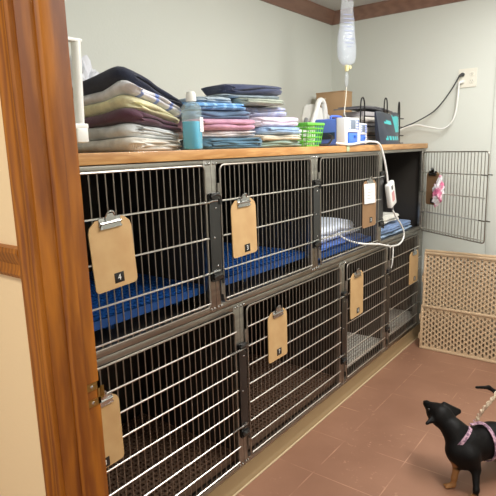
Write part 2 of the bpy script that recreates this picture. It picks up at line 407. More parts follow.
# ------------------------------------------------------------------ counter
b = bm_new(); bx(b, (XB+.001,YN+.001,1.4635), (.008,2.974,1.5), .003)
tag(obj('countertop', b, M_counter), 'honey-brown wooden shelf top running over all the upper cages', 'shelf top')
ZT = 1.5005

# ------------------------------------------------------------------ folded towels
def fold_path(w, layers=4, n=8):
    """folded cloth in section, u 0..w, thickness-unit t = 1, four layers; big fold at u = 0"""
    P = []
    def seg(u0, u1, z, k=10):
        for i in range(k+1): P.append((u0+(u1-u0)*i/k, z))
    def arc(cu, cz, r, a0, a1, k=n):
        for i in range(1, k): a = a0+(a1-a0)*i/k; P.append((cu+r*math.cos(a), cz+r*math.sin(a)))
    if layers == 2:
        seg(w-.3, .98, .5); arc(.98, 1.0, .5, -PI/2, -3*PI/2); seg(.98, w-.45, 1.5); return P
    seg(w-.25, 2.0, .5); arc(2.0, 2.0, 1.5, -PI/2, -3*PI/2); seg(2.0, w-1.1, 3.5); arc(w-1.1, 3.0, .5, PI/2, -PI/2, 5)
    seg(w-1.1, 2.2, 2.5); arc(2.2, 2.0, .5, PI/2, 3*PI/2, 5); seg(2.2, w-.5, 1.5)
    return P
def towel(name, label, m, y0, y1, x0, x1, z0, z1, group, warp=None, seed=0, amp=.006, flip=False, cat='towel', bulge=.012, layers=2):
    """folded cloth: fold faces -y (or +y when flipped); ends towards x0 and x1"""
    h = z1-z0; t = h/layers; w = (y1-y0)/t; hv = layers/2
    P = fold_path(w, layers); n = len(P); b = bm_new()
    nv = 16; L = x1-x0; rings = []
    T = []
    for i in range(n):
        a = P[max(i-1,0)]; c = P[min(i+1,n-1)]; d = Vector((c[0]-a[0], c[1]-a[1])).normalized(); T.append(d)
    for k in range(nv+1):
        s = k/nv
        s = .5-.5*math.cos(PI*s)*abs(math.cos(PI*s))**-.35 if 0 < k < nv and abs(math.cos(PI*s)) > 1e-6 else s
        ends = min(s, 1-s)*L
        f = math.sqrt(max(0., 1-(1-min(1, ends/(t*.5)))**2)) if ends < t*.5 else 1.
        f = max(f, .12)
        top = []; bot = []
        for i, (u, z) in enumerate(P):
            nx, nz = -T[i].y, T[i].x
            ef = 1. if 0 < i < n-1 else .5
            for sg, lst in ((1,top),(-1,bot)):
                uu = u + nx*.49*f*ef*sg; vv = z + nz*.49*f*ef*sg
                yy = uu/w; y = y0+(y1-y0)*((1-yy) if flip else yy); zz = z0 + vv*t
                x = x0+L*s + bulge*(1-((vv-hv)/hv)**2)*(1 if s > .5 else -1)*min(1, abs(s-.5)*4) + (noise.noise(Vector((y*9,z*7+seed,seed*1.7)))*.018)*(1 if s > .5 else -1)
                p = Vector((x, y, zz))
                q = Vector((x*6+seed*3.1, y*6, zz*14))
                lim = min(1, max(0,(zz-z0)/h*1.5))*min(1, max(.15,(z1-zz)/h*2.5)); p.z += noise.noise(q)*amp*1.3*lim; p.y += noise.noise(q+Vector((9,4,2)))*amp*1.6; p.x += noise.noise(q+Vector((2,7,5)))*amp
                p.z = max(p.z, z0)
                Rc = min(.05, L*.25, (y1-y0)*.25)
                if ends < Rc:      # rounded corners in plan, a soft dip along the rounded edge
                    ins = Rc-math.sqrt(max(0., Rc*Rc-(Rc-ends)**2)); near = (y0+y1)/2-p.y
                    p.y += math.copysign(min(1, abs(near)/((y1-y0)*.5)), near)*ins
                if warp: p = warp(p)
                lst.append(b.verts.new(p))
        rings.append((top,bot))
    for k in range(nv):
        A, B = rings[k], rings[k+1]
        for s in (0,1):
            for i in range(n-1): b.faces.new([A[s][i], A[s][i+1], B[s][i+1], B[s][i]])
        for i in (0, n-1): b.faces.new([A[0][i], A[1][i], B[1][i], B[0][i]])
    for k in (0, nv):
        A = rings[k]
        for i in range(n-1): b.faces.new([A[0][i], A[0][i+1], A[1][i+1], A[1][i]])
    o = obj(name, b, m, ang=70); tag(o, label, cat, group); return o
def wl(p):      # the near stack sags towards its open side
    k = (p.y-.20)/.28; f = 1 - .40*min(1.1, max(0, k))**.9
    if p.y < .20: f = 1 - .25*(.20-p.y)
    f *= 1 - .24*max(0, -.09-p.x)/.43
    return Vector((p.x, p.y, ZT + (p.z-ZT)*f))
g1 = 'folded cloths in the stack nearest the door frame'
F = {}
F['w1'] = fabric('white_terry', (240,236,228)); F['w2'] = fabric('pale_grey_terry', (222,227,230))
F['mar'] = fabric('maroon_fleece', (92,58,76)); F['yel'] = fabric('yellow_terry', (238,233,192)); F['str'] = fabric('white_blue_stripe_terry', (236,236,242), None, (1,.07,.2,(128,150,214),50.6))
F['navy'] = fabric('navy_fleece', (38,44,66))
zz = 1.5005
jit = random.Random(4)
spec = [('w1','white folded towel at the bottom of the left stack',.052,(-.01,.455)),('w2','pale grey-white folded towel under the maroon blanket',.052,(-.0,.45)),
        ('mar','maroon folded blanket in the left stack',.048,(-.012,.462)),('yel','pale yellow folded towel in the left stack',.048,(.0,.46)),
        ('str','white folded towel with blue stripes under the navy blanket',.045,(-.005,.475)),('navy','dark navy folded blanket topping the left stack',.048,(-.02,.49))]
for i, (k, lab, h, (e0,e1)) in enumerate(spec):
    towel('folded_towel', lab, F[k], .195+e0*.6, e1, -.54-.01*(i % 3), -.078-.010*(i % 2), zz, zz+h-.001, g1, wl, i*3.3, .014, layers=4 if i < 2 else 2); zz += h
# second pile
def turn(py, a):
    ca, sa = math.cos(a), math.sin(a)
    def f(p):
        dx, dy = p.x+.06, p.y-py
        return Vector((-.06+dx*ca-dy*sa, py+dx*sa+dy*ca, p.z))
    return f
TL, TR, TT = turn(.94, math.radians(-15)), turn(1.34, math.radians(-15)), turn(1.17, math.radians(-15))
g2 = 'folded cloths in the double stack at the middle of the shelf'
F['teal'] = fabric('teal_terry', (84,124,148)); F['white3'] = fabric('white_cotton', (228,222,226)); F['pink'] = fabric('pink_terry', (214,160,186))
F['slate'] = fabric('slate_terry', (104,128,158)); F['bright'] = fabric('bright_blue_fleece', (110,168,226), None, (1,.05,.3,(150,196,238),50))
F['gb'] = fabric('grey_blue_terry', (172,188,200)); F['sage'] = fabric('sage_terry', (176,184,170)); F['navy2'] = fabric('dusty_navy_fleece', (66,74,104))
F['lav'] = fabric('lavender_stripe', (190,196,226), None, (1,.06,.3,(168,178,216),50)); F['lpink'] = fabric('pale_pink_cotton', (230,216,232)); F['sky'] = fabric('sky_blue_cotton', (160,190,226))
F['cream'] = fabric('cream_cotton', (222,212,192)); F['green'] = fabric('sage_green_terry', (140,162,150))
zz = 1.5005
for i, (k, lab, h, a0, a1, xo) in enumerate((('teal','teal-blue folded towel at the bottom of the middle stack',.048,.605,.955,0),('white3','white folded towel under the pink one',.030,.57,.935,-.01),
        ('pink','pink folded towel in the middle stack',.048,.56,.925,.004),('slate','slate-blue folded towel above the pink one',.038,.55,.90,-.012),('bright','bright blue folded fleece above the slate towel',.030,.55,.885,-.004))):
    towel('folded_towel', lab, F[k], a0, a1, -.27, -.06+xo, zz, zz+h-.001, g2, turn(.94, math.radians(-15+jit.uniform(-5,5))), 20+i*2.7, .013, layers=4 if i == 0 else 2); zz += h
za = zz; zz = 1.5005
for i, (k, lab, h, a0, a1, xo) in enumerate((('green','sage-green folded towel at the bottom right of the middle stack',.034,.972,1.308,0),('cream','cream folded cloth above the sage-green towel',.028,.970,1.308,-.006),
        ('sky','sky-blue folded cloth with a soft rounded fold',.036,1.00,1.308,.006),('lpink','pale pink-lavender folded cloth above the sky-blue one',.048,.972,1.305,-.004),('lav','lavender striped folded towel below the pale sage one',.045,.93,1.22,.0))):
    towel('folded_towel', lab, F[k], a0, a1, -.27, -.06+xo, zz, zz+h-.001, g2, turn(1.34, math.radians(-15+jit.uniform(-5,5))), 40+i*2.1, .013); zz += h
towel('folded_towel', 'pale sage folded towel under the dusty navy blanket', F['sage'], .86, 1.14, -.24, -.055, max(za,zz)+.001, max(za,zz)+.027, g2, TT, 61, .009)
towel('folded_towel', 'pale grey-blue folded towel above the bright blue fleece', F['gb'], .64, .845, -.24, -.060, za+.001, za+.027, g2, TT, 66, .009)
zt = max(max(za,zz)+.028, za+.028)
towel('folded_towel', 'thin pale grey-blue folded sheet just under the dusty navy blanket', F['gb'], .77, 1.12, -.23, -.065, zt, zt+.015, g2, TT, 68, .008)
towel('folded_towel', 'dusty navy folded blanket on top of the middle stack', F['navy2'], .78, 1.13, -.24, -.055, zt+.016, zt+.058, g2, TT, 71, .018)

# bedding in the upper cages
F['bed'] = fabric('bedding_white', (232,236,244), (206,216,236)); F['bedblue'] = fabric('bedding_blue', (64,110,196))
b = None
towel('folded_blanket', 'blue folded blanket under the white one behind the closed wire door', F['bedblue'], 1.40, 2.05, -.48, -.07, .9255, .945, 'bedding in the two far upper cages', None, 81, .004, cat='blanket')
towel('folded_blanket', 'white folded blanket lying behind the closed wire door', F['bed'], 1.42, 2.04, -.46, -.10, .950, 1.045, 'bedding in the two far upper cages', None, 83, .03, cat='blanket')
towel('folded_cloth', 'dull red folded cloth behind the white blanket', fabric('dull_red_cloth', (150,84,92)), 1.55, 1.85, -.64, -.52, .9255, 1.03, 'bedding in the two far upper cages', None, 84, .006, cat='cloth')
F['pad1'] = fabric('light_blue_pad', (168,196,226)); F['pad2'] = fabric('blue_grey_pad', (120,150,196)); F['pad3'] = fabric('ivory_pad', (236,234,222))
towel('folded_pad', 'light blue pad lying lowest in the open cage', F['pad1'], 2.17, 2.88, -.50, -.06, .8725, .892, 'bedding in the two far upper cages', None, 86, .004, cat='pad')
towel('folded_pad', 'blue-grey pad under the ivory cloth in the open cage', F['pad2'], 2.20, 2.86, -.50, -.05, .900, .938, 'bedding in the two far upper cages', None, 88, .01, cat='pad')
towel('folded_pad', 'ivory folded cloth on top in the open cage', F['pad3'], 2.20, 2.66, -.44, -.08, .952, 1.015, 'bedding in the two far upper cages', None, 90, .012, cat='pad')

# ------------------------------------------------------------------ clipboards
def clipboard(label, y0, y1, z0, z1, num, loc=(0,0,0), rotz=0, tagpos=(.5,.12), tilt=0., m=None):
    t = thing('clipboard', label, 'clipboard', loc, rotz, 'tan hardboard clipboards hung on the cage doors')
    t.rotation_euler = (tilt, 0, rotz)
    w = y1-y0; h = z1-z0; c = .022
    poly = rrect(-w/2, -h, w/2, 0, .014, 3)
    b = bm_new()
    poly = [(-w/2+.012,-h),(w/2-.012,-h),(w/2-.004,-h+.004),(w/2,-h+.012),(w/2,-.035),(w/2-.006,-.018),(w/2-.03,0),(-w/2+.03,0),(-w/2+.006,-.018),(-w/2,-.035),(-w/2,-h+.012),(-w/2+.004,-h+.004)]
    prism(b, poly, 0, .0035, 'yz'); obj('board', b, m or M_board, t)
    b = bm_new()
    cw = min(.042, w*.33)
    bx(b, (.0035,-cw,-.024), (.0055,cw,.004), .001)
    prism(b, [(-cw,-.028),(cw,-.028),(cw*.9,-.018),(cw*.42,-.006),(cw*.42,.016),(-cw*.42,.016),(-cw*.42,-.006),(-cw*.9,-.018)], .008, .0095, 'yz', bev=.0006)
    tube(b, [(.0075,-cw*.95,-.012),(.0075,cw*.95,-.012)], .0048, 8); tube(b, [(.0075,-cw,-.028),(.0075,cw,-.028)], .003, 6)
    tube(b, catmull([(.006,-cw*.4,.004),(.012,-cw*.3,.018),(.014,0,.024),(.012,cw*.3,.018),(.006,cw*.4,.004)],4), .003, 6)
    cl = obj('clip', b, M_chrome, t); cl['label'] = 'chrome spring clip'
    if num:
        ty, tz = -w/2+w*tagpos[0], -h+h*tagpos[1]
        b = bm_new(); bx(b, (.0035,ty-.019,tz-.0165), (.0042,ty+.019,tz+.0165), .0003); tg = obj('number_tag', b, M_tag, t); tg['label'] = 'black tag with a white numeral'
        text('numeral', num, .027, M_white, tg, Matrix.Translation((.0046,ty,tz)) @ TXT_X)
    t.location = (loc[0], (y0+y1)/2+loc[1], z1+loc[2])
    return t
XC = .0165
clipboard('tan clipboard numbered 4 hanging on the upper cage door nearest the door frame', -.078,.087, 1.075,1.30, '4', (XC,0,0), tilt=math.radians(3.5), tagpos=(.56,.14))
clipboard('tan clipboard numbered 3 on the second upper cage door', .60,.765, 1.06,1.295, '3', (XC,0,0), tilt=math.radians(1.5), tagpos=(.58,.12))
M_board_shade = mat('shaded_hardboard', (150,116,82), .6, var=(14,(136,104,72),.25))  # same hardboard with the shadow on it put into the colour
c2 = clipboard('shadow-toned clipboard with a white paper note, on the third upper cage door', 1.825,2.015, 1.012,1.29, '2', (XC,0,0), tagpos=(.62,.14), m=M_board_shade)
clipboard('tan clipboard half hidden by the door frame, on a lower cage door', -.150,-.015, .493,.738, '8', (XC,0,0), tilt=math.radians(1), tagpos=(.42,.08))
clipboard('tan clipboard on the wide lower cage door under clipboard 3', .838,.995, .515,.755, '7', (XC,0,0), tagpos=(.55,.14))
clipboard('tan clipboard on the narrow lower cage door with pale grid behind', 1.675,1.845, .488,.762, '6', (XC,0,0), tagpos=(.6,.12))
clipboard('tan clipboard on the lower cage door at the far end', 2.63,2.81, .478,.722, '5', (XC,0,0), tagpos=(.62,.12))
b = bm_new(); 
for k in range(2): prism(b, [(1.83+.004*k,1.158+.006*k),(1.985,1.152+.004*k),(1.975,1.272),(1.822,1.276)], XC+.0115+.001*k, XC+.0119+.001*k, 'yz')
pn = obj('paper_note', b, M_paper); tag(pn, 'white paper note clipped over the shadow-toned clipboard', 'note')
b = bm_new()
for k in range(4): bx(b, (XC+.0129,1.86+.006*k,1.185+.018*k), (XC+.0131,1.94-.012*(k % 2),1.188+.018*k))
obj('note_lines', b, mat('grey_ink', (150,150,156), .8), pn)

# clipboard and pink bag on the open door (outer side, seen through the wires)
ang = opendoor.rotation_euler.z
def ondoor(s, off, z):     # point at distance s from the hinge along the open door, off to its far (outer) side
    return Vector((HX,HY,0)) + Vector((-math.sin(ang), math.cos(ang), 0))*s + Vector((math.cos(ang), math.sin(ang), 0))*off + Vector((0,0,z))
p = ondoor(.145, .020, 1.30)
oc = clipboard('shadow-toned clipboard seen through the wires of the wide-open cage door', -.07,.07, 1.06,1.30, '1', (0,0,0), ang, m=M_board_shade); oc.location = p; 
def blob(name, label, cat, m, c, r, seed, amp, sub=4, fr=9, group=None):
    b = bm_new(); t = bmesh.new(); bmesh.ops.create_icosphere(t, subdivisions=sub, radius=1)
    for v in t.verts:
        n = v.co.normalized(); q = Vector((n.x*r[0], n.y*r[1], n.z*r[2]))
        d = noise.noise(q*fr*4+Vector((seed,0,0))) + .5*noise.noise(q*fr*9+Vector((0,seed,0))); d = abs(d)*1.6-.5
        v.co = q*(1+amp*d) + Vector(c)
    join(b, t); o = obj(name, b, m, ang=25); tag(o, label, cat, group); return o
p = ondoor(.245, .052, 1.16)
M_pinkbag = mat('pink_and_white_plastic', (236,232,236), .3, var=(16,(226,120,160),.06))
pb = blob('plastic_bag', 'small pink and white plastic bag hanging on the wide-open cage door', 'bag', M_pinkbag, (0,0,0), (.045,.028,.10), 3, .35); pb.location = p; pb.rotation_euler = (0,.2,ang+PI/2)

# ------------------------------------------------------------------ pvc frame by the door frame
b = bm_new()
X0 = -.05
pf = thing('plastic_pipe_bracket', 'white plastic pipe bracket hooked up beside the door frame', 'bracket', (0,0,0))
tube(b, [(X0,-.012,1.822),(X0,-.022,1.60),(X0,-.026,1.532)], .0145, 16); ball(b, (X0,-.012,1.822), .0148, 14, (1,1,.5))
obj('upright_pipe', b, M_white, pf)
b = bm_new(); bx(b, (X0-.014,-.16,1.822), (X0+.014,.004,1.834), .005); obj('top_arm', b, M_white, pf)
b = bm_new(); bx(b, (X0-.02,-.16,1.572), (X0+.018,-.003,1.588), .004); bx(b, (X0-.018,-.046,1.532), (X0+.018,-.006,1.575), .004); bx(b, (X0-.016,-.20,1.5002), (X0+.016,-.07,1.575), .004)
obj('foot_bracket', b, M_white, pf)
b = bm_new(); bx(b, (X0-.016,-.30,1.50), (X0+.016,-.16,1.834), .004); obj('back_post', b, M_white, pf)

M_bag = mat('thin_white_plastic', (236,238,246), .25, alpha=.85)
blob('crumpled_bag', 'crumpled white plastic bag behind the navy blanket', 'bag', M_bag, (-.68,.46,1.725), (.095,.11,.165), 5, .32, fr=6)

# ------------------------------------------------------------------ blue bottle
M_clearp = mat('clear_bottle_plastic', (206,226,224), .15, alpha=.22); M_liq = mat('teal_liquid', (30,178,216), .2)
def bottle():
    t = thing('liquid_bottle', 'clear plastic bottle of turquoise liquid with a white cap', 'bottle', (-.026,.447,ZT), .4)
    def sq(bm, prof, n=24):
        rings = []
        for (r, z, e) in prof:
            ring = []
            for k in range(n):
                a = 2*PI*k/n; c, s = math.cos(a), math.sin(a); rr = (abs(c)**e+abs(s)**e)**(-1/e)
                ring.append(bm.verts.new((r*rr*c*.8, r*rr*s, z)))
            rings.append(ring)
        for A, B in zip(rings, rings[1:]):
            for k in range(n): bm.faces.new([A[k],A[(k+1) % n],B[(k+1) % n],B[k]])
        bm.faces.new(rings[0][::-1]); bm.faces.new(rings[-1])
    b = bm_new(); sq(b, [(.036,0,3),(.040,.004,4),(.040,.150,4),(.038,.158,3.5),(.030,.168,2.6),(.016,.174,2),(.015,.180,2)]); obj('body', b, M_clearp, t, ang=60)
    b = bm_new(); sq(b, [(.035,.002,3),(.0385,.006,4),(.0385,.102,4)]); li = obj('liquid', b, M_liq, t, ang=60)
    b = bm_new(); lathe(b, [(0,.175),(.019,.175),(.0195,.178),(.0185,.198),(.016,.207),(.012,.210),(0,.210)]); obj('cap', b, M_white, t)
    b = bm_new(); bx(b, (.0325,-.004,.065), (.0330,.032,.118)); la = obj('label_sticker', b, M_paper, t)
    b = bm_new()
    for k in range(4): bx(b, (.0330,-.001,.073+.011*k), (.0332,.026-.006*(k % 2),.0755+.011*k))
    obj('label_lines', b, mat('pale_ink', (150,178,190), .8), la)
bottle()

# ------------------------------------------------------------------ green basket
M_green = mat('green_plastic', (110,196,74), .4)
def basket():
    t = thing('plastic_basket', 'lime-green plastic basket beside the middle towel stack', 'basket', (-.17,1.436,ZT))
    b = bm_new(); w, d, h, w2 = .085, .10, .115, .072
    def wall(P, Q):   # latticed side between bottom edge P and top edge Q
        n = 7
        for i in range(n+1):
            f = i/n; a = P[0].lerp(P[1], f); c = Q[0].lerp(Q[1], f); tube(b, [a, c], .003, 4)
        for g in (0,.2,.4,.6,.8): tube(b, [P[0].lerp(Q[0], g), P[1].lerp(Q[1], g)], .0035, 4)
    B = [Vector((-d*.85,-w2,.002)),Vector((d*.85,-w2,.002)),Vector((d*.85,w2,.002)),Vector((-d*.85,w2,.002))]; T = [Vector((-d,-w,h)),Vector((d,-w,h)),Vector((d,w,h)),Vector((-d,w,h))]
    for i in range(4): wall((B[i],B[(i+1) % 4]), (T[i],T[(i+1) % 4]))
    bx(b, (-d*.85,-w2,0), (d*.85,w2,.004)); obj('basket_body', b, M_green, t)
    b = bm_new(); tube(b, [v for v in T], .007, 8, closed=True); obj('rim', b, M_green, t)
    return t
basket()
blob('gauze_wad', 'white gauze wad inside the lime-green basket', 'gauze', fabric('gauze', (232,236,226)), (-.17,1.436,1.550), (.066,.055,.040), 8, .16)

# ------------------------------------------------------------------ white machine with handle behind the basket
def machine():
    t = thing('medical_suction_unit', 'white machine with a looped handle standing behind the green basket', 'machine', (-.52,2.10,ZT), .1)
    t.scale = (1.12,1.12,1.12)
    b = bm_new(); prism(b, [(-.13,0),(.19,0),(.19,.14),(.15,.190),(.07,.190),(.03,.232),(-.05,.245),(-.10,.15)], .0, .09, 'yz', bev=.012); obj('housing', b, M_white, t)
    b = bm_new(); tube(b, catmull([(.085,-.115,.12),(.10,-.085,.20),(.10,-.05,.255),(.10,.005,.258),(.10,.04,.20),(.095,.05,.10)],6), .016, 10); obj('handle', b, M_white, t)
    b = bm_new(); bx(b, (.089,.02,.09), (.094,.09,.13), .002); obj('panel', b, mat('grey_panel', (150,156,166), .4), t)
    b = bm_new(); tube(b, [(.05,-.16,.06),(.05,-.115,.16)], .011, 8); obj('side_lever', b, mat('grey_plastic', (120,122,124), .5), t)
machine()

# ------------------------------------------------------------------ infusion pumps
M_pblue = mat('pump_blue', (92,124,212), .35); M_pgrey = mat('pump_side', (120,140,176), .4); M_screen = mat('grey_screen', (120,132,150), .2); M_pwhite = mat('pump_white', (228,230,238), .35)
def pump(label, loc, rot, w, h, d):
    t = thing('infusion_pump', label, 'pump', loc, rot, 'blue and white infusion pumps')
    b = bm_new(); bx(b, (-d,-w/2,0), (0,w/2,h), .010, 3); obj('housing', b, M_pblue, t)
    b = bm_new(); bx(b, (-d*.25,-w/2-.003,.004), (.010,-w/2+.03,h+.003), .006, 3); bx(b, (-.004,-w/2+.02,h*.48), (.010,w/2+.002,h+.003), .006, 3); bx(b, (-.004,w/2-.014,.006), (.010,w/2+.002,h), .004, 3)
    obj('front_bezel', b, M_pwhite, t)
    b = bm_new(); bx(b, (.010,-w*.12,h*.60), (.0115,w*.22,h*.94), .0006); sc = obj('screen', b, M_screen, t)
    for z in (.62,.72,.82,.92):
        for y in (.30,.40,-.20): b = bm_new(); bx(b, (.0095,w*y-.005,h*z-.005), (.012,w*y+.005,h*z+.003), .001); obj('key', b, M_pblue, t)
    b = bm_new(); bx(b, (-.002,-w*.22,h*.06), (.006,w*.42,h*.46), .003); bx(b, (.006,w*.16,h*.30), (.016,w*.30,h*.38), .003); obj('pump_door', b, mat('pump_door_blue', (70,122,224), .3) if 'pump_door_blue' not in MATS else MATS['pump_door_blue'], t)
    b = bm_new(); tube(b, catmull([(-d*.5,-w*.36,h-.002),(-d*.5,-w*.33,h+.015),(-d*.5,w*.33,h+.015),(-d*.5,w*.36,h-.002)],5), .006, 8); obj('carry_handle', b, M_pblue, t)
    b = bm_new(); bx(b, (-d*.85,-w/2-.004,h*.25), (-d*.3,-w/2+.002,h*.5), .002); obj('side_label', b, mat('pump_dark_label', (40,52,72), .4) if 'pump_dark_label' not in MATS else MATS['pump_dark_label'], t)
    return t
pump('larger blue and white infusion pump at the front of the shelf', (-.045,1.795,ZT), 0, .175, .152, .19)
pump('smaller blue and white infusion pump in front of the black wire rack', (-.085,2.02,ZT), .12, .15, .128, .12)
# cable lying by the pump
b = bm_new(); tube(b, catmull([(-.05,1.44,ZT+.006),(-.03,1.50,ZT+.012),(-.04,1.56,ZT+.045),(-.075,1.582,ZT+.06)],8), .006, 7)
tag(obj('black_cable', b, M_black), 'black cord lying between the green basket and the pump', 'cord')

# ------------------------------------------------------------------ cardboard box
M_card = mat('cardboard', (178,146,110), .8, var=(8,(168,136,100),.3))
t = thing('cardboard_box', 'plain brown cardboard box at the back of the shelf', 'box', (-.50,2.60,ZT), 0)
b = bm_new(); bx(b, (-.236,0,0), (0,.135,.392), .004); obj('carton', b, M_card, t)
b = bm_new(); bx(b, (-.237,-.001,.392), (-.119,.136,.400)); obj('flap', b, M_card, t); b = bm_new(); bx(b, (-.117,-.001,.392), (.001,.136,.400)); obj('flap', b, M_card, t)
b = bm_new(); bx(b, (-.20,-.0006,.345), (-.15,-.0001,.357)); lb = obj('printed_patch', b, mat('box_print', (206,190,170), .8), t)

# ------------------------------------------------------------------ black wire rack, papers, pouch
t = thing('wire_rack', 'black wire desk rack with tall end loops near the far wall', 'rack', (0,0,0))
ra, rb = Vector((-.12,2.06,ZT)), Vector((-.12,2.90,ZT))
for y, z, x0, wd in ((2.12,1.795,-.14,.06),(2.49,1.812,-.14,.055),(2.72,1.795,-.13,.03)):
    b = bm_new(); tube(b, catmull([(x0,y,ZT+.004),(x0,y,1.66),(x0,y+.004,z-.03),(x0,y+wd*.5,z),(x0,y+wd-.004,z-.03),(x0,y+wd,1.66),(x0,y+wd,ZT+.004)],6), .0048, 6); obj('end_loop', b, M_blackwire, t)
b = bm_new()
for z in (ZT+.006,1.56,1.62,1.68): 
    tube(b, [(-.12,2.14,z),(-.12,2.80,z)], .004, 6); tube(b, [(-.36,2.14,z),(-.36,2.80,z)], .004, 6)
for k in range(6): tube(b, [(-.36,2.14+.132*k,ZT+.006),(-.12,2.14+.132*k,ZT+.006)], .004, 6)
obj('cross_wires', b, M_blackwire, t)
M_dk = mat('dark_cover', (98,97,102), .5, var=(20,(110,108,112),.15))
# papers and booklets resting in the rack
cols = [(216,212,206),(190,170,160),(226,224,220),(140,136,136),(224,218,208),(176,172,174)]
z = ZT+.012
for k in range(6):
    b = bm_new(); bx(b, (-.325+.004*k,2.18+.012*(k % 3),z), (-.150-.008*(k % 2),2.52+.02*(k % 2),z+.0325), .002)
    tag(obj('booklet', b, mat('booklet_%d' % k, cols[k], .7)), ['pale booklet at the bottom of the rack pile','dull brown booklet near the bottom of the rack pile','white booklet in the middle of the rack pile','dark grey booklet in the middle of the rack pile','cream booklet near the top of the rack pile','grey booklet directly under the dark folders'][k], 'booklet', 'booklets lying in the wire rack'); z += .034
z = 1.725
for k, (a0, a1, tl) in enumerate(((2.10,2.52,.0),(2.16,2.66,.012))):
    b = bm_new(); n = 14
    for i in range(n):
        y0 = a0+(a1-a0)*i/n; y1 = a0+(a1-a0)*(i+1)/n
        f = lambda y: z + .014*k + .012*math.sin((y-a0)/(a1-a0)*PI) - .018*((y-a0)/(a1-a0))*(k == 1)
        for (q, r) in (((y0,f(y0)),(y1,f(y1))),): prism(b, [(q[0],q[1]),(r[0],r[1]),(r[0],r[1]+.007),(q[0],q[1]+.007)], -.32, -.152+.005*k, 'yz')
    bmesh.ops.remove_doubles(b, verts=b.verts[:], dist=.0003)
    tag(obj('paper_folder', b, M_dk), ['lower dark folder laid across the wire rack','upper dark folder laid across the wire rack, edge curling down'][k], 'folder', 'dark folders on the wire rack')
# pouch
M_pouch = mat('dark_pouch_film', (40,46,58), .35, var=(7,(58,64,76),.2)); M_teal = mat('teal_print', (64,176,178), .35)
t = thing('treat_pouch', 'dark and teal plastic pouch standing against the wire rack', 'pouch', (-.055,2.36,ZT), 0)
b = bm_new(); n = 24; m_ = 16; V = {}
for s in (0,1):
    for i in range(n+1):
        for j in range(m_+1):
            u = i/n; v = j/m_; w = .155+.03*v; th = .05*(1-v)**.6*math.sin(PI*min(max(u,.02),.98))**.5+.003
            V[s,i,j] = b.verts.new(((th if s else -th)-.012*v, (u-.5)*2*w, .205*v+.006*math.sin(u*9)*v))
for s in (0,1):
    for i in range(n):
        for j in range(m_): b.faces.new([V[s,i,j],V[s,i+1,j],V[s,i+1,j+1],V[s,i,j+1]])
for j in range(m_):
    for i in (0,n): b.faces.new([V[0,i,j],V[0,i,j+1],V[1,i,j+1],V[1,i,j]])
for i in range(n):
    for j in (0,m_): b.faces.new([V[0,i,j],V[0,i+1,j],V[1,i+1,j],V[1,i,j]])
po = obj('pouch_body', b, [M_pouch, M_teal], t, ang=60)
# printed panel: teal field on the right, a pale patch, dark band
for f in po.data.polygons:
    c = f.center
    if c.x > -.03 and ((c.y > .045 and .075 < c.z < .185) or (-.10 < c.y < .0 and .125 < c.z < .15) or (.02 < c.z < .05 and -.1 < c.y < .09 and int(c.y*70+9) % 3)): f.material_index = 1
b = bm_new(); bx(b, (-.0005,-.075,.10), (.0005,-.015,.175)); pp = obj('printed_patch', b, mat('tan_print', (150,140,134), .5), t); pp.location = (.022,.03,.01); pp.rotation_euler = (-.45,-.12,0)

# ------------------------------------------------------------------ IV bag
M_iv = mat('clear_iv_film', (226,232,240), .12, alpha=.17); M_fluid = mat('bag_fluid', (206,218,236), .05, alpha=.16)
M_print = mat('blue_print', (140,156,206), .6, alpha=.4)
M_line = mat('clear_tubing', (228,222,204), .3, alpha=.8)
t = thing('iv_bag', 'clear hanging IV fluid bag with a drip chamber under it', 'IV bag', (-.12,1.885,1.955), -.55)
def pillow(bm, prof, th):
    n = 20; rings = []
    for (w, z, k) in prof:
        ring = []
        for i in range(n):
            a = 2*PI*i/n
            ring.append(bm.verts.new((th*k*math.sin(a), w*math.copysign(abs(math.cos(a))**.8, math.cos(a))+.004*math.sin(z*60), z)))
        rings.append(ring)
    for A, B in zip(rings, rings[1:]):
        for i in range(n): bm.faces.new([A[i],A[(i+1) % n],B[(i+1) % n],B[i]])
    bm.faces.new(rings[0][::-1]); bm.faces.new(rings[-1])
b = bm_new(); pillow(b, [(.020,.0,.3),(.048,.018,.7),(.060,.05,1),(.063,.10,1),(.057,.17,.8),(.047,.25,.5),(.042,.31,.22),(.040,.345,.1),(.038,.36,.06)], .034); obj('film', b, M_iv, t, ang=60)
b = bm_new(); pillow(b, [(.018,.005,.3),(.046,.022,.66),(.057,.05,.94),(.060,.10,.94),(.054,.17,.74),(.046,.22,.5),(.044,.225,.46)], .033); obj('fluid', b, M_fluid, t, ang=60)
b = bm_new()
for k in range(9):
    z = .10+.022*k; w = .034 if k not in (0,3) else .02
    bx(b, (.034*(1-.5*(z-.1)/.2)+.001,-w,z), (.034*(1-.5*(z-.1)/.2)+.0016,w*(.5+.5*((k*7) % 5)/4),z+.004))
obj('print', b, M_print, t)
b = bm_new(); lathe(b, [(0,-.028),(.010,-.028),(.012,-.02),(.012,.004),(.006,.008)]); ball(b, (.0,.022,-.006), .009, 10, (1,1,1.4)); po2 = obj('ports', b, mat('iv_port', (226,214,160), .4), t)
b = bm_new(); lathe(b, [(0,-.118),(.004,-.116),(.009,-.105),(.011,-.09),(.011,-.045),(.008,-.038),(.003,-.032),(.003,-.026),(0,-.026)], 16); obj('drip_chamber', b, M_iv, t)
b = bm_new(); tube(b, catmull([(0,-.012,.352),(0,-.010,.372),(0,0,.38),(0,.010,.372),(0,.012,.352)],4), .003, 6); tube(b, [(0,0,.378),(0,0,ZC-1.955-.002)], .0025, 6); bx(b, (-.012,-.012,ZC-1.955-.006), (.012,.012,ZC-1.955-.0005), .002); obj('hanger', b, M_chrome, t)
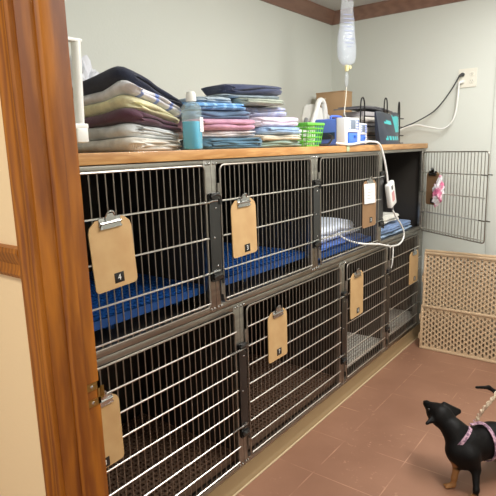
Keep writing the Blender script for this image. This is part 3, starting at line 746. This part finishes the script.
b = bm_new(); tube(b, catmull([(-.12,1.885,1.838),(-.117,1.868,1.76),(-.11,1.84,1.69),(-.09,1.82,1.663)],8), .0030, 7)
tag(obj('drip_line', b, M_line), 'thin clear tube running from the IV bag down to the pump', 'tube')

# white line over the shelf edge, in-line box, loop into the cage
pts = [(-.03,1.585,1.515),(.012,1.63,1.506),(.016,1.72,1.508),(.012,1.86,1.517),(.014,1.97,1.518),(.026,2.04,1.50),(.034,2.09,1.42),(.036,2.135,1.32),(.036,2.15,1.265)]
b = bm_new(); tube(b, catmull(pts,8), .0062, 8); tag(obj('white_cable', b, M_white), 'white cable running over the shelf edge down to the small inline box', 'cable')
t = thing('cable_controller', 'small white inline box hanging on the cable before the open cage', 'controller', (.036,2.205,1.185), 0)
t.rotation_euler = (math.radians(-22) + PI*0, 0, 0); t.rotation_euler = (math.radians(20), 0, 0)
b = bm_new(); bx(b, (-.017,-.045,-.082), (.017,.045,.082), .010, 3); obj('case', b, M_white, t)
b = bm_new(); bx(b, (.0168,-.022,-.045), (.0176,.018,.02)); obj('red_print', b, mat('faded_red_print', (206,150,150), .6), t)
b = bm_new(); bx(b, (.0168,-.016,.035), (.0182,.006,.062), .001); obj('switch', b, M_black, t)
b = bm_new(); lathe(b, [(0,-.11),(.006,-.11),(.009,-.08),(0,-.08)], 10); obj('strain_relief', b, mat('relief_grey', (140,140,140), .5), t)
pts = [(.036,2.245,1.078),(.036,2.30,1.03),(.04,2.385,.965),(.045,2.43,.91),(.045,2.42,.86),(.045,2.34,.835),(.045,2.22,.843),(.042,2.13,.862),(.034,2.05,.882),(.030,1.95,.90),(.026,1.86,.915),(-.01,1.80,.93),(-.06,1.76,.955),(-.11,1.72,1.0)]
b = bm_new(); tube(b, catmull(pts,8), .0055, 8); tag(obj('white_cable', b, M_white), 'white cable looping below the inline box and back into the closed cage', 'cable')
b = bm_new(); tube(b, catmull([(.045,2.245,.842),(.044,2.248,.79),(.04,2.25,.73),(.03,2.255,.688)],6), .004, 7); tag(obj('hanging_strap', b, M_white), 'short white strap hanging down to the latch between two lower cages', 'strap')
# small green-white tag on the shelf edge
b = bm_new(); bx(b, (.0085,1.635,1.468), (.0105,1.668,1.506), .0006); tag(obj('edge_tag', b, mat('pale_green_tag', (176,190,150), .6)), 'pale green tag stuck on the shelf edge under the larger pump', 'tag')

# ------------------------------------------------------------------ outlet and cords
t = thing('power_outlet', 'ivory two-gang power outlet on the far wall', 'outlet', (.263,YF,1.945))
b = bm_new(); prism(b, rrect(-.062,-.064,.062,.064,.004), -.007, -.0005, 'xz', bev=.0015); obj('cover_plate', b, M_ivory, t)
M_slot = mat('outlet_slot', (90,84,74), .6)
for sx in (-.03, .03):
    for sz in (-.024, .024):
        b = bm_new(); M = Matrix.Translation((sx,-.007,sz)) @ Matrix.Rotation(PI/2, 4, 'X'); lathe(b, [(0,.003),(.0145,.003),(.0165,0)], 20, M); r = obj('receptacle', b, M_ivory, t)
        b = bm_new()
        for dx in (-.0055,.0055): bx(b, (sx+dx-.0012,-.0108,sz+.001), (sx+dx+.0012,-.0099,sz+.009))
        ball(b, (sx,-.0103,sz-.007), .003, 8, (1,.3,1)); obj('slots', b, M_slot, r)
def cordset(label, m, px, pz, pts, r):
    t = thing('outlet_cable', label, 'cord', (px, YF-.010, pz), 0, 'cords plugged into the wall outlet')
    b = bm_new(); tube(b, [(0,-.0006,0),(0,-.018,0),(-.008,-.032,-.006),(-.016,-.04,-.014)], [.013,.013,.010,.006], 10); obj('plug', b, m, t)
    b = bm_new(); P = [Vector((-.014,-.038,-.012))] + [Vector(q)-Vector((px,YF-.010,pz)) for q in pts]; tube(b, catmull(P,8), r, 7); obj('lead', b, m, t)
cordset('black cord from the wall outlet sloping down to the rack', mat('dark_grey_cord', (52,52,54), .5), .233, 1.969, [(.15,2.945,1.84),(.06,2.93,1.73),(-.06,2.91,1.66),(-.16,2.89,1.62),(-.22,2.87,1.575),(-.25,2.85,1.53)], .0046)
cordset('white cord from the wall outlet dropping and curving left to the shelf', M_white, .233, 1.921, [(.218,2.945,1.83),(.208,2.945,1.72),(.18,2.94,1.64),(.12,2.93,1.60),(.03,2.92,1.615),(-.06,2.90,1.635),(-.16,2.88,1.61),(-.24,2.85,1.56),(-.28,2.84,1.515)], .0058)

# ------------------------------------------------------------------ perforated panels
def perforated(name, label, x0, x1, h, nx, nz, loc, tilt):
    """slotted plastic panel in its own plane: x 0.., z 0..h, oval holes in staggered rows"""
    b = bm_new(); W = x1-x0; ix0, iz0, ix1, iz1 = .014, .016, W-.014, h-.016
    cw = (ix1-ix0)/nx; nz = int((iz1-iz0)/.034); ch = (iz1-iz0)/nz; th = .010
    hw, hh = cw*.35, ch*.38
    for i in range(nx):
        xa = ix0+i*cw; xc = xa+cw/2; off = ch*.5*(i % 2)
        def quad(z0, z1): b.faces.new([b.verts.new(q) for q in ((xa,0,z0),(xa+cw,0,z0),(xa+cw,0,z1),(xa,0,z1))])
        if off: quad(iz0, iz0+off); quad(iz1-off, iz1)
        for j in range(nz-(1 if off else 0)):
            za = iz0+off+j*ch; zcn = za+ch/2
            Q = [(xa,za),(xa+cw/2,za),(xa+cw,za),(xa+cw,za+ch/2),(xa+cw,za+ch),(xa+cw/2,za+ch),(xa,za+ch),(xa,za+ch/2)]
            H = [(xc+hw*math.cos(PI*k/4-3*PI/4), zcn+hh*math.sin(PI*k/4-3*PI/4)) for k in range(8)]
            vo = [b.verts.new((q[0],0,q[1])) for q in Q]; vi = [b.verts.new((q[0],0,q[1])) for q in H]; vd = [b.verts.new((q[0],th,q[1])) for q in H]
            for k in range(8):
                b.faces.new([vo[k],vo[(k+1) % 8],vi[(k+1) % 8],vi[k]]); b.faces.new([vi[k],vi[(k+1) % 8],vd[(k+1) % 8],vd[k]])
    bmesh.ops.remove_doubles(b, verts=b.verts[:], dist=1e-5)
    t = thing(name, label, 'panel', loc, 0, 'beige perforated panels leaning by the far wall'); t.rotation_euler = (tilt,0,0)
    obj('perforated_sheet', b, M_beige, t, smooth=False)
    b = bm_new()
    bx(b, (0,-.008,0), (W,.014,.016), .004); bx(b, (0,-.008,h-.016), (W,.014,h), .004); bx(b, (0,-.008,.01), (.014,.014,h-.01), .004); bx(b, (W-.014,-.008,.01), (W,.014,h-.01), .004)
    obj('rim', b, M_beige, t)
    b = bm_new()
    for z in (h*.28, h*.72): tube(b, catmull([(.004,.003,z-.03),(-.006,.003,z-.015),(-.006,.003,z+.015),(.004,.003,z+.03)],4), .006, 6)
    obj('edge_lug', b, M_beige, t)
perforated('perforated_panel', 'short beige perforated plastic panel standing in front of taller ones', .10,.82, .335, 30, 13, (.10,2.665,.001), math.radians(-1.5))
perforated('perforated_panel', 'tall beige perforated plastic panel standing behind the short one', .10,.82, .722, 30, 28, (.095,2.700,.001), math.radians(-2))
perforated('perforated_panel', 'rearmost beige perforated panel, only its top row showing', .10,.82, .736, 30, 29, (.090,2.724,.001), math.radians(-2))

# ------------------------------------------------------------------ dog
def sdf_mesh(prims, lo, hi, step, k):
    lo = np.array(lo); hi = np.array(hi); n = np.ceil((hi-lo)/step).astype(int)+1
    ax = [lo[i]+step*np.arange(n[i]) for i in range(3)]
    G = np.stack(np.meshgrid(*ax, indexing='ij'), -1)
    D = np.full(G.shape[:3], 1.0)
    for a, c, r0, r1, kk in prims:
        a = np.array(a, float); c = np.array(c, float); ba = c-a; L = max(ba@ba, 1e-12)
        h = np.clip(((G-a)@ba)/L, 0, 1); d = np.linalg.norm(G-a-h[...,None]*ba, axis=-1) - (r0+(r1-r0)*h)
        q = np.maximum(kk-np.abs(D-d), 0)/kk
        D = np.minimum(D, d) - q*q*kk*.25
    S = D < 0
    idx = -np.ones(np.array(D.shape)-1, int); verts = []
    c8 = [(i,j,l) for i in (0,1) for j in (0,1) for l in (0,1)]
    cnt = sum(S[i:S.shape[0]-1+i, j:S.shape[1]-1+j, l:S.shape[2]-1+l].astype(int) for i,j,l in c8)
    act = np.argwhere((cnt > 0) & (cnt < 8))
    E = [(p,q) for p in range(8) for q in range(p+1,8) if sum(abs(np.array(c8[p])-np.array(c8[q]))) == 1]
    for m, (i,j,l) in enumerate(act):
        acc = np.zeros(3); w = 0
        vals = [D[i+c[0],j+c[1],l+c[2]] for c in c8]
        for p, q in E:
            if (vals[p] < 0) != (vals[q] < 0):
                t = vals[p]/(vals[p]-vals[q]); acc += np.array(c8[p])+t*(np.array(c8[q])-np.array(c8[p])); w += 1
        idx[i,j,l] = m; verts.append(lo+step*(np.array((i,j,l))+acc/w))
    faces = []
    for axn in range(3):
        o = [0,0,0]; o[axn] = 1
        A = S[:S.shape[0]-o[0], :S.shape[1]-o[1], :S.shape[2]-o[2]]; B = S[o[0]:, o[1]:, o[2]:]
        u, v = [(1,2),(2,0),(0,1)][axn]
        for p in np.argwhere(A != B):
            if p[u] == 0 or p[v] == 0: continue
            q = []
            for du, dv in ((0,0),(1,0),(1,1),(0,1)):
                c = p.copy(); c[u] -= du; c[v] -= dv; q.append(idx[tuple(c)] if all(c < np.array(idx.shape)) else -1)
            if min(q) < 0: continue
            faces.append(q if A[tuple(p)] else q[::-1])
    return verts, faces
def dog():
    t = thing('dog', 'small black and tan dog in a pink harness looking up at the cages', 'dog', (.84,1.25,0))
    V = lambda *p: np.array(p, float)
    W = V(.815,1.255,.215); chest = V(.795,1.205,.165); mid = V(.885,1.345,.175); hip = V(.965,1.475,.18); neck = V(.755,1.225,.232); head = V(.686,1.240,.281)
    nose = V(.612,1.268,.305)
    side = V(.90,-.44,0)/1.0      # to the dog's right-hand side, seen from camera
    P = []
    def c(a, b, r0, r1, k=.02): P.append((a, b, r0, r1, k))
    c(chest, mid, .066, .070, .01); c(mid, hip, .068, .056, .03); c(W+V(0,0,-.02), mid+V(0,0,.012), .05, .056, .03)
    c(chest+V(-.012,-.004,-.008), chest+V(.01,.0,-.035), .045, .05, .03)
    c(W+V(-.012,-.02,-.02), neck, .054, .046, .03); c(neck, head, .046, .044, .025); c(chest, neck, .055, .044, .02)
    c(head, head+V(-.018,.008,.002), .051, .046, .015)
    c(head+V(-.030,.013,.006), nose, .033, .016, .02); c(nose+V(.004,-.002,-.004), nose, .0125, .0115, .01)
    c(head+V(-.028,.012,-.012), nose+V(.012,-.005,-.018), .017, .008, .012)
    # front legs: shoulder, elbow, wrist, paw
    for foot, sh in ((V(.772,1.152,.012), chest+V(-.02,-.028,.0)), (V(.872,1.118,.012), chest+V(.045,-.03,.0))):
        el = V((sh[0]*.6+foot[0]*.4)+.008, (sh[1]*.6+foot[1]*.4)+.024, .112); wr = V(foot[0]+.006, foot[1]+.012, .045)
        c(sh, el, .036, .022, .025); c(el, wr, .0185, .0125, .012); c(wr, foot+V(.004,.008,.004), .0125, .012, .01)
        c(foot+V(.004,.006,0), foot+V(-.016,-.012,-.002), .0125, .0095, .008)
        for s in (-1,0,1): c(foot+V(-.012+.007*s,-.006-.007*s,-.003), foot+V(-.024+.008*s,-.016-.008*s,-.005), .0062, .005, .004)
    for foot, sg in ((V(.905,1.50,.012),-1),(V(1.03,1.46,.012),1)):
        hp = hip + V(.03*sg,-.015*sg,-.01); kn = V(foot[0]-.035,foot[1]-.06,.115); hk = V(foot[0]+.022,foot[1]+.035,.062)
        c(hp, kn, .047, .027, .03); c(kn, hk, .022, .013, .015); c(hk, foot, .0125, .012, .01); c(foot, foot+V(-.02,-.022,-.002), .0125, .01, .008)
    # tail: curls up and forward
    tl = [hip+V(-.015,.03,.035), V(.895,1.555,.262), V(.852,1.575,.297), V(.815,1.562,.322), V(.772,1.50,.336)]
    # bring the tail into sight above the back
    for i in range(4): c(tl[i], tl[i+1], .015-.002*i, .013-.002*i, .012)
    # ears: thin cones flattened later by pairs
    er = head+V(.024,.020,.024); el_ = head+V(-.018,-.042,-.002)
    tipr = head+V(.060,.075,.006); tipl = head+V(-.036,-.080,-.014)
    for f in (0,.2,.4,.6,.8,1.): c(er+V(.018,-.006,-.022)*(f-.5)*2.1, tipr+V(.003,.002,-.010)*(f-.5), .0105, .0065, .006)
    for f in (0,.33,.66,1.): c(el_+V(.014,-.004,-.016)*(f-.5), tipl, .0085, .0045, .006)
    verts, faces = sdf_mesh(P, (.55,1.07,-.02), (1.12,1.68,.38), .0042, .02)
    b = bm_new(); vs = [b.verts.new(Vector(v)-Vector((.84,1.25,0))) for v in verts]
    for f in faces:
        try: b.faces.new([vs[i] for i in f])
        except ValueError: pass
    for _ in range(2): bmesh.ops.smooth_vert(b, verts=b.verts[:], factor=.45, use_axis_x=True, use_axis_y=True, use_axis_z=True)
    M_coat = mat('black_tan_coat', (22,19,20), .55, bump=(160,.25,.003))
    nt = M_coat.node_tree; at = nt.nodes.new('ShaderNodeAttribute'); at.attribute_name = 'tan_coat'
    mx = nt.nodes.new('ShaderNodeMixRGB'); mx.inputs[1].default_value = rgb(12,10,10); mx.inputs[2].default_value = rgb(146,102,62); nt.nodes['Principled BSDF'].inputs['Specular IOR Level'].default_value = .15
    nt.links.new(at.outputs['Fac'], mx.inputs[0]); nt.links.new(mx.outputs['Color'], nt.nodes['Principled BSDF'].inputs['Base Color'])
    o = obj('body', b, M_coat, t, ang=180)
    a = o.data.attributes.new('tan_coat', 'FLOAT', 'POINT')
    spots = [(V(.772,1.150,.02),.06,1),(V(.872,1.118,.005),.03,1),(V(.775,1.168,.06),.035,1),(V(.770,1.165,.112),.026,.9),(V(.905,1.50,.02),.06,1),(V(1.03,1.46,.02),.06,1),(nose+V(.02,-.012,-.024),.022,1)]
    vals = []
    for v in o.data.vertices:
        p = np.array(v.co)+V(.84,1.25,0); f = 0
        for s, r, g in spots: f = max(f, g*min(1, max(0, (r-np.linalg.norm(p-s))/(r*.35))))
        if p[2] < .014 and f > 0: f = max(f,.8)
        vals.append(f)
    a.data.foreach_set('value', vals)
    O = Vector((.84,1.25,0))
    b = bm_new(); ball(b, Vector(nose+V(-.009,.005,.003))-O, .0098, 12, (1,1,.85)); n_ = obj('nose', b, mat('wet_nose', (40,38,42), .25), t)
    for e in (head+V(-.048,-.018,.022), head+V(-.034,.046,.020)): b = bm_new(); ball(b, Vector(e)-O, .0068, 12); obj('eye', b, MATS.get('dark_eye') or mat('dark_eye', (24,14,10), .08, coat=.5), t)
    # harness
    M_har = mat('pink_plaid_webbing', (186,150,166), .8, var=(70,(120,92,112),.05))
    b = bm_new()
    def strap(center, axis, up, ra, rb, w):
        axis = Vector(axis).normalized(); up = Vector(up); up = (up-axis*up.dot(axis)).normalized(); sd = axis.cross(up); n = 36; rings = []
        for k in range(n):
            an = 2*PI*k/n; d = up*math.cos(an)*ra + sd*math.sin(an)*rb; c0 = Vector(center)-O
            rings.append([b.verts.new(c0+d*f+axis*s*w/2) for f, s in ((1.0,-1),(1.0,1),(1.05,1),(1.05,-1))])
        for k in range(n):
            A, B = rings[k], rings[(k+1) % n]
            for s in range(4): b.faces.new([A[s],A[(s+1) % 4],B[(s+1) % 4],B[s]])
    strap(V(.780,1.222,.205), V(.60,.10,-.42), (0,0,1), .067, .064, .016)
    strap(V(.858,1.305,.178), V(.55,.80,.02), (0,0,1), .083, .077, .016)
    obj('harness', b, M_har, t)
    b = bm_new(); tube(b, [Vector(q)-O for q in catmull([(.812,1.25,.272),(.835,1.28,.270),(.858,1.305,.264)],5)], .007, 8, flat=(.4,1.3)); tube(b, [Vector((.83,1.275,.278))-O+Vector((.011*math.cos(x),.011*math.sin(x),.004)) for x in [2*PI*k/14 for k in range(14)]], .0022, 6, closed=True)
    obj('back_strap', b, M_har, t)
    # leash: twisted pale rope up towards the right, out of the picture
    P0 = [(.832,1.277,.288),(.842,1.292,.318),(.868,1.318,.362),(.900,1.350,.42),(.96,1.39,.56),(1.06,1.42,.78),(1.14,1.42,1.02)]
    Q = catmull(P0, 14); b = bm_new()
    for ph in (0, PI): tube(b, [q+Vector((math.cos(i*.55+ph)*.0048, 0, math.sin(i*.55+ph)*.0048)) for i, q in enumerate(Q)], .0052, 7)
    tag(obj('leash', b, mat('pale_rope', (206,190,166), .8, var=(60,(150,124,104),.1))), 'pale twisted rope leash rising from the dog harness', 'leash')
dog()

# ------------------------------------------------------------------ light
def area(name, loc, rot, size, power, col):
    l = bpy.data.lights.new(name, 'AREA'); l.shape = 'RECTANGLE'; l.size, l.size_y = size; l.energy = power; l.color = col
    o = bpy.data.objects.new(name, l); C.objects.link(o); o.location = loc; o.rotation_euler = rot; return o
def point_fill(name, loc, r, power, col):
    l = bpy.data.lights.new(name, 'POINT'); l.shadow_soft_size = r; l.energy = power; l.color = col
    o = bpy.data.objects.new(name, l); C.objects.link(o); o.location = loc
area('ceiling_troffer_light', (.95,1.7,ZC-.01), (0,0,0), (.6,1.2), 34, (1.0,.985,.95))
point_fill('wall_fill_light', (1.25,1.0,2.36), .14, 50, (1.0,.985,.945))  # added fill, no such fixture: lifts the upper walls more than the floor
area('hall_ceiling_light', (1.1,-1.5,ZC-.01), (0,0,0), (1.2,.6), 30, (1.0,.95,.84))
w = bpy.data.worlds.new('World'); bpy.context.scene.world = w; w.use_nodes = True
w.node_tree.nodes['Background'].inputs[0].default_value = (1,.98,.95,1); w.node_tree.nodes['Background'].inputs[1].default_value = .6

# ------------------------------------------------------------------ camera
cam = bpy.data.cameras.new('camera'); co = bpy.data.objects.new('camera', cam); C.objects.link(co)
yaw, pit, rol, foc = .6551, -.1894, -.0297, 518.0755
fw = Vector((-math.sin(yaw)*math.cos(pit), math.cos(yaw)*math.cos(pit), math.sin(pit))); r0 = Vector((math.cos(yaw), math.sin(yaw), 0)); u0 = r0.cross(fw)
R = r0*math.cos(rol)+u0*math.sin(rol); U = u0*math.cos(rol)-r0*math.sin(rol)
co.matrix_world = Matrix(((R.x,U.x,-fw.x,1.3296),(R.y,U.y,-fw.y,-1.0),(R.z,U.z,-fw.z,1.4989),(0,0,0,1)))
cam.sensor_width = 36; cam.sensor_fit = 'HORIZONTAL'; cam.lens = foc/496*36; cam.clip_start = .02
sc = bpy.context.scene; sc.camera = co
sc.view_settings.view_transform = 'Standard'; sc.view_settings.look = 'None'; sc.view_settings.gamma = 1; sc.view_settings.exposure = .3
try: sc.view_settings.use_curve_mapping = False
except Exception: pass
